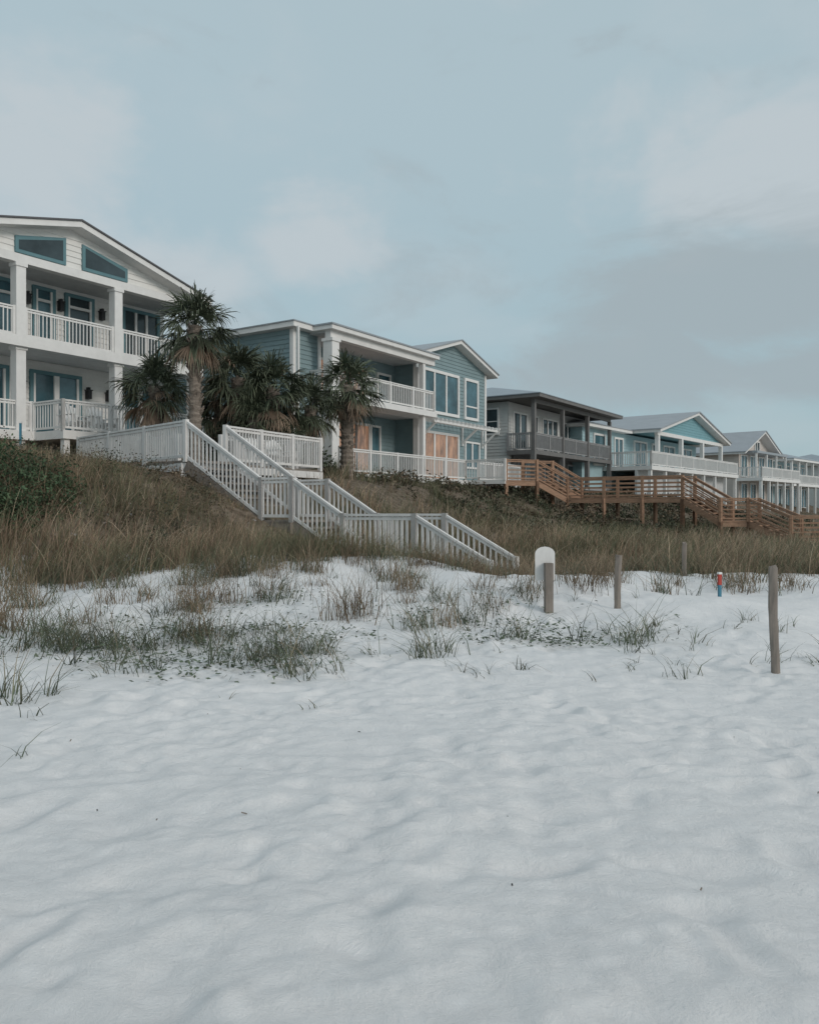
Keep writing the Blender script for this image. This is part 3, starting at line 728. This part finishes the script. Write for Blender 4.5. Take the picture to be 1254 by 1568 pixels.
# ------------------------------------------------------------ white boardwalk and stairs
def supports(mb, pts, ztop, mk, w=.12):
    for x, y in pts:
        g = hz(x, y)-.3
        if ztop > g+.05: mb.post(x, y, g, ztop, w, .5, mk)
e = empty('white_beach_stairs')
ZF = 2.85
A = (-10.3, 25.52); A0 = (-5.62, 20.6); off = (.70, 1.32); B0 = (A0[0]+off[0], A0[1]+off[1]); B = (-2.83, 25.9)
Cc = (-4.63, 26.8)
mb = MB()
mb.prism([A, A0, (-4.3, 21.9), (-9.0, 26.7)], ZF-.06, ZF, 'woodg')
mb.prism([(A0[0]+.1, A0[1]+.06), B, Cc, (-7.1, 22.1)], ZF-.068, ZF-.008, 'woodg')
for p, q_ in ((A, A0), (A0, B), (B, Cc), ((-9.0, 26.7), (-6.9, 24.5))):
    mb.beam((*p, ZF-.17), (*q_, ZF-.17), .05, .2, 'whiterail')
def lerp(a, b_, f): return tuple(a[i]+(b_[i]-a[i])*f for i in range(len(a)))
supports(mb, [lerp(A, A0, f) for f in (0, .33, .66, .98)]+[lerp(A0, B, f) for f in (.3, .6, 1)]+[Cc], ZF-.07, 'whiterail', .14)
dirn = Vector((.88, -.475, 0)).normalized()
def NP(w, z): return Vector((A0[0], A0[1], z))+dirn*w
z1, z2, z3 = 1.35, .50, -.45
segs = [(0, ZF, 2.38, z1), (2.38, z1, 3.28, z1), (3.28, z1, 4.69, z2), (4.69, z2, 6.51, z2), (6.51, z2, 8.25, z3)]
ov = Vector((*off, 0))
def walk(mb, a, b_, ov, deck, side):
    if abs(a.z-b_.z) < .05:
        mb.prism([(a.x, a.y), (b_.x, b_.y), (b_.x+ov.x, b_.y+ov.y), (a.x+ov.x, a.y+ov.y)], a.z-.06, a.z, deck)
        for o in (Vector((0, 0, -.17)), ov+Vector((0, 0, -.17))): mb.beam(a+o, b_+o, .05, .2, side)
    else:
        n = max(2, round(abs(a.z-b_.z)/.18))
        for i in range(n):
            p = a+(b_-a)*((i+.1)/n); q_ = a+(b_-a)*((i+1.1)/n); z = a.z+(b_.z-a.z)*((i+1)/n)
            mb.prism([(p.x, p.y), (q_.x, q_.y), (q_.x+ov.x, q_.y+ov.y), (p.x+ov.x, p.y+ov.y)], z-.045, z, deck)
        for o in (Vector((0, 0, -.14)), ov+Vector((0, 0, -.14))): mb.beam(a+o, b_+o, .05, .27, side)
for w0, za, w1, zb in segs: walk(mb, NP(w0, za), NP(w1, zb), ov, 'woodg', 'woodg')
for w, z in ((2.38, z1), (3.28, z1), (4.69, z2), (6.51, z2)):
    for o in (Vector((0, 0, 0)), ov):
        p = NP(w, z)+o; supports(mb, [(p.x, p.y)], z-.05, 'woodg', .12)
mb.make('decking_and_treads', e)
mb = MB()
rr = dict(h=.98, sp=.125, mk='whiterail', pw=.036, post=.11)
mb.railing((*A, ZF), (*A0, ZF), every=2.0, **rr)
mb.railing((*B0, ZF), (*B, ZF), every=1.5, **rr); mb.railing((*B, ZF), (*Cc, ZF), every=2, **rr)
mb.railing((*Cc, ZF), (-5.7, 24.75, ZF), every=2, **rr); mb.railing((-9.0, 26.7, ZF), (-6.9, 24.5, ZF), every=2, **rr)
for w0, za, w1, zb in segs:
    mb.railing(NP(w0, za), NP(w1, zb), every=9, **rr); mb.railing(NP(w0, za)+ov, NP(w1, zb)+ov, every=9, **rr)
mb.make('railings', e)
chair(-4.35, 24.4, ZF, math.radians(60)); chair(-3.95, 25.4, ZF, math.radians(50))

# ------------------------------------------------------------ wooden boardwalk
e = empty('wooden_boardwalk')
Wp = [Vector(p) for p in [(4.72, 40, 3.04), (6.3, 40.5, 3.04), (8.0, 41.5, 2.2), (12.83, 38.5, 2.15), (13.9, 36.6, 1.1), (15.1, 36.5, 1.1), (16.3, 35.0, .32), (18.6, 34.6, .32), (22.5, 34.3, .25)]]
ow = Vector((.95, 1.05, 0))
mb = MB(); mr_ = MB()
for a, b_ in zip(Wp[:-1], Wp[1:]):
    if abs(a.z-b_.z) < .1: b_ = Vector((b_.x, b_.y, a.z))
    walk(mb, a, b_, ow, 'wood', 'wood')
    n = max(1, round((b_-a).length/1.8))
    for i in range(n+1):
        p = a+(b_-a)*(i/n)
        for o in (Vector((0, 0, 0)), ow): supports(mb, [(p.x+o.x, p.y+o.y)], p.z-.05, 'wood', .15)
    for o in (Vector((0, 0, 0)), ow):
        mr_.railing(a+o, b_+o, h=1.0, mk='wood', post=.13, every=1.8, sp=.14, horiz=3)
mb.make('decking_and_posts', e); mr_.make('railings', e)

# ------------------------------------------------------------ posts, sign, marker
def wpost(x, y, h, r, lean=0):
    z = hz(x, y)
    mb = MB(); ns = 12; vs = []; nr = 14
    for k in range(nr+1):
        f = k/nr
        for a in range(ns):
            an = a/ns*6.283; j = r*(1-.10*f)*(1+.12*math.sin(an*2+f*1.5)+.06*math.sin(an*5+2)+random.uniform(-.07, .07))
            vs.append((lean*f+.006*math.sin(f*7)+j*math.cos(an), j*math.sin(an), -.3+(h+.3)*f+(random.uniform(-.025, .025) if k == nr else 0)))
    fs = [(k*ns+a, k*ns+(a+1) % ns, (k+1)*ns+(a+1) % ns, (k+1)*ns+a) for k in range(nr) for a in range(ns)]+[tuple(range(nr*ns, nr*ns+ns))]
    mb.raw(vs, fs, 'woodg'); ob = mb.make('wooden_post'); ob.location = (x, y, z); return ob
wpost(3.52, 7.87, 1.05, .043, -.03); wpost(2.93, 11.6, .74, .047, .03); wpost(5.0, 14.9, .62, .042)
z = hz(1.95, 11.6)
e = empty('beach_sign', (1.97, 11.6, z)); mb = MB()
mb.post(0, 0, -.3, .70, .11, .1, 'woodg'); mb.make('post', e); mb = MB()
pts = [(-.14, .42), (.14, .42), (.14, .80)]+[(.14*math.cos(a), .80+.10*math.sin(a)) for a in np.linspace(.3, math.pi-.3, 7)]+[(-.14, .80)]
mb.ext_s(pts, .0, .025, 'whiterail'); ob = mb.make('board', e); ob.location = (-.04, .06, .03)
e = empty('marker_stake', (4.62, 12.2, hz(4.62, 12.2))); mb = MB()
mb.post(0, 0, -.2, .22, .04, .2, 'blue'); mb.post(0, 0, .18, .35, .045, .2, 'red'); mb.post(0, 0, .34, .37, .053, .2, 'white'); mb.make('stake', e)
e = empty('marker_pole', (-11.4, 24, hz(-11.4, 24))); mb = MB(); mb.post(0, 0, -.2, 1.0, .06, .2, 'blue'); mb.post(0, 0, 1.0, 1.05, .08, .2, 'white'); mb.make('pole', e)

# debris
mb = MB()
for _ in range(40):
    y = 2.4+9*random.random(); x = random.uniform(-.6, .6)*y; z = hz(x, y)+.006
    a = random.uniform(0, 6.28); l = random.choice([.006, .008, .022])*random.uniform(.6, 1.4)
    mb.beam((x, y, z), (x+l*math.cos(a), y+l*math.sin(a), z+.008), .005, .005, random.choice(['woodg', 'black', 'trunk']))
mb.make('beach_debris')

# ------------------------------------------------------------ world
w = bpy.data.worlds.new('World'); scene.world = w; w.use_nodes = True; nt = w.node_tree
L = nt.links.new; N = nt.nodes.new; bg = nt.nodes['Background']; bg.inputs['Strength'].default_value = .112
sd = Vector((.70, -.62, .42)).normalized()
sky = N('ShaderNodeTexSky'); sky.sky_type = 'NISHITA'; sky.sun_disc = False
sky.sun_elevation = math.asin(sd.z); sky.sun_rotation = math.atan2(sd.x, sd.y); sky.dust_density = 2
tc = N('ShaderNodeTexCoord'); sep = N('ShaderNodeSeparateXYZ'); L(tc.outputs['Generated'], sep.inputs[0])
def rgb(c):
    n = N('ShaderNodeRGB'); n.outputs[0].default_value = (*c, 1); return n.outputs[0]
def mixc(f, a, b_):
    n = N('ShaderNodeMix'); n.data_type = 'RGBA'
    if isinstance(f, float): n.inputs['Factor'].default_value = f
    else: L(f, n.inputs['Factor'])
    L(a, n.inputs[6]); L(b_, n.inputs[7]); return n.outputs[2]
def mth(op, a, b_=None, c=None, clamp=False):
    n = N('ShaderNodeMath'); n.operation = op; n.use_clamp = clamp
    for i, v in enumerate((a, b_, c)):
        if v is None: continue
        if isinstance(v, (int, float)): n.inputs[i].default_value = v
        else: L(v, n.inputs[i])
    return n.outputs[0]
def ramp(v, a, b_):
    n = N('ShaderNodeMapRange'); n.interpolation_type = 'SMOOTHSTEP'; n.inputs['From Min'].default_value = a; n.inputs['From Max'].default_value = b_; L(v, n.inputs['Value']); return n.outputs['Result']
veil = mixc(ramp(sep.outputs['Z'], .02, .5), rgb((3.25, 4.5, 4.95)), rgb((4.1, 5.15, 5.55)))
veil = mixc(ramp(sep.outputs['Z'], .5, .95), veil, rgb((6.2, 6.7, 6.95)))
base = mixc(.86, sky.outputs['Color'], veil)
def noise(scale, sc, det=7, rough=.55, off_=(0, 0, 0), dist=.25):
    mp = N('ShaderNodeMapping'); mp.inputs['Scale'].default_value = sc; mp.inputs['Location'].default_value = off_; L(tc.outputs['Generated'], mp.inputs[0])
    n = N('ShaderNodeTexNoise'); n.inputs['Scale'].default_value = scale; n.inputs['Detail'].default_value = det; n.inputs['Roughness'].default_value = rough
    n.inputs['Distortion'].default_value = dist
    L(mp.outputs[0], n.inputs['Vector']); return n.outputs['Fac']
def blob(c, r):
    d = Vector(c).normalized(); mp = N('ShaderNodeVectorMath'); mp.operation = 'SUBTRACT'; L(tc.outputs['Generated'], mp.inputs[0]); mp.inputs[1].default_value = d
    s_ = N('ShaderNodeVectorMath'); s_.operation = 'DIVIDE'; L(mp.outputs[0], s_.inputs[0]); s_.inputs[1].default_value = r
    l = N('ShaderNodeVectorMath'); l.operation = 'LENGTH'; L(s_.outputs[0], l.inputs[0])
    return mth('SUBTRACT', 1.0, l.outputs['Value'], clamp=True)
n1 = noise(3.2, (1, 1, 1.9)); n2 = noise(6.5, (1, 1, 1.6), 10, .56, off_=(3, 1, 2)); n3_ = noise(4.5, (1, 1, 2.0), 9, .6, off_=(7, 4, 1), dist=.5)
def mx_(*a):
    r = a[0]
    for k in a[1:]: r = mth('MAXIMUM', r, k)
    return r
light = mx_(blob((-.27, 1, .27), (.17, .4, .11)), blob((-.13, 1, .32), (.13, .4, .09)), blob((-.47, 1, .42), (.16, .4, .18)), blob((.46, 1, .42), (.36, .5, .15)))
lf = ramp(mth('ADD', mth('MULTIPLY', light, 1.2), mth('MULTIPLY_ADD', n2, 2.5, -1.30)), .12, .95)
gen = ramp(n1, .50, .75)
lf = mth('MAXIMUM', mth('MULTIPLY', lf, .66), mth('MULTIPLY', gen, .28))
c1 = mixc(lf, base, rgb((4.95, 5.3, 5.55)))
dark = mx_(blob((.42, 1, .275), (.32, .5, .12)), blob((.24, 1, .17), (.28, .5, .07)), blob((.5, 1, .17), (.2, .5, .06)))
df = ramp(mth('ADD', mth('MULTIPLY', dark, 1.35), mth('MULTIPLY_ADD', n3_, 2.8, -1.42)), .10, .90)
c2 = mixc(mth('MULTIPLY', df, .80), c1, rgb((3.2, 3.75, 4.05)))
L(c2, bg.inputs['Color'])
sun = bpy.data.lights.new('sun', 'SUN'); sun.energy = 1.15; sun.angle = math.radians(18); sun.color = (1, .92, .86)
so = bpy.data.objects.new('sun', sun); so.rotation_euler = (-sd).to_track_quat('-Z', 'Y').to_euler(); scene.collection.objects.link(so)

cam = bpy.data.cameras.new('camera'); cam.sensor_fit = 'HORIZONTAL'; cam.sensor_width = 36; cam.lens = 36; cam.clip_end = 4000; cam.clip_start = .05
co = bpy.data.objects.new('camera', cam); co.location = (0, 0, 1.6); co.rotation_euler = (math.radians(90), 0, 0); cam.shift_y = -.003
scene.collection.objects.link(co); scene.camera = co
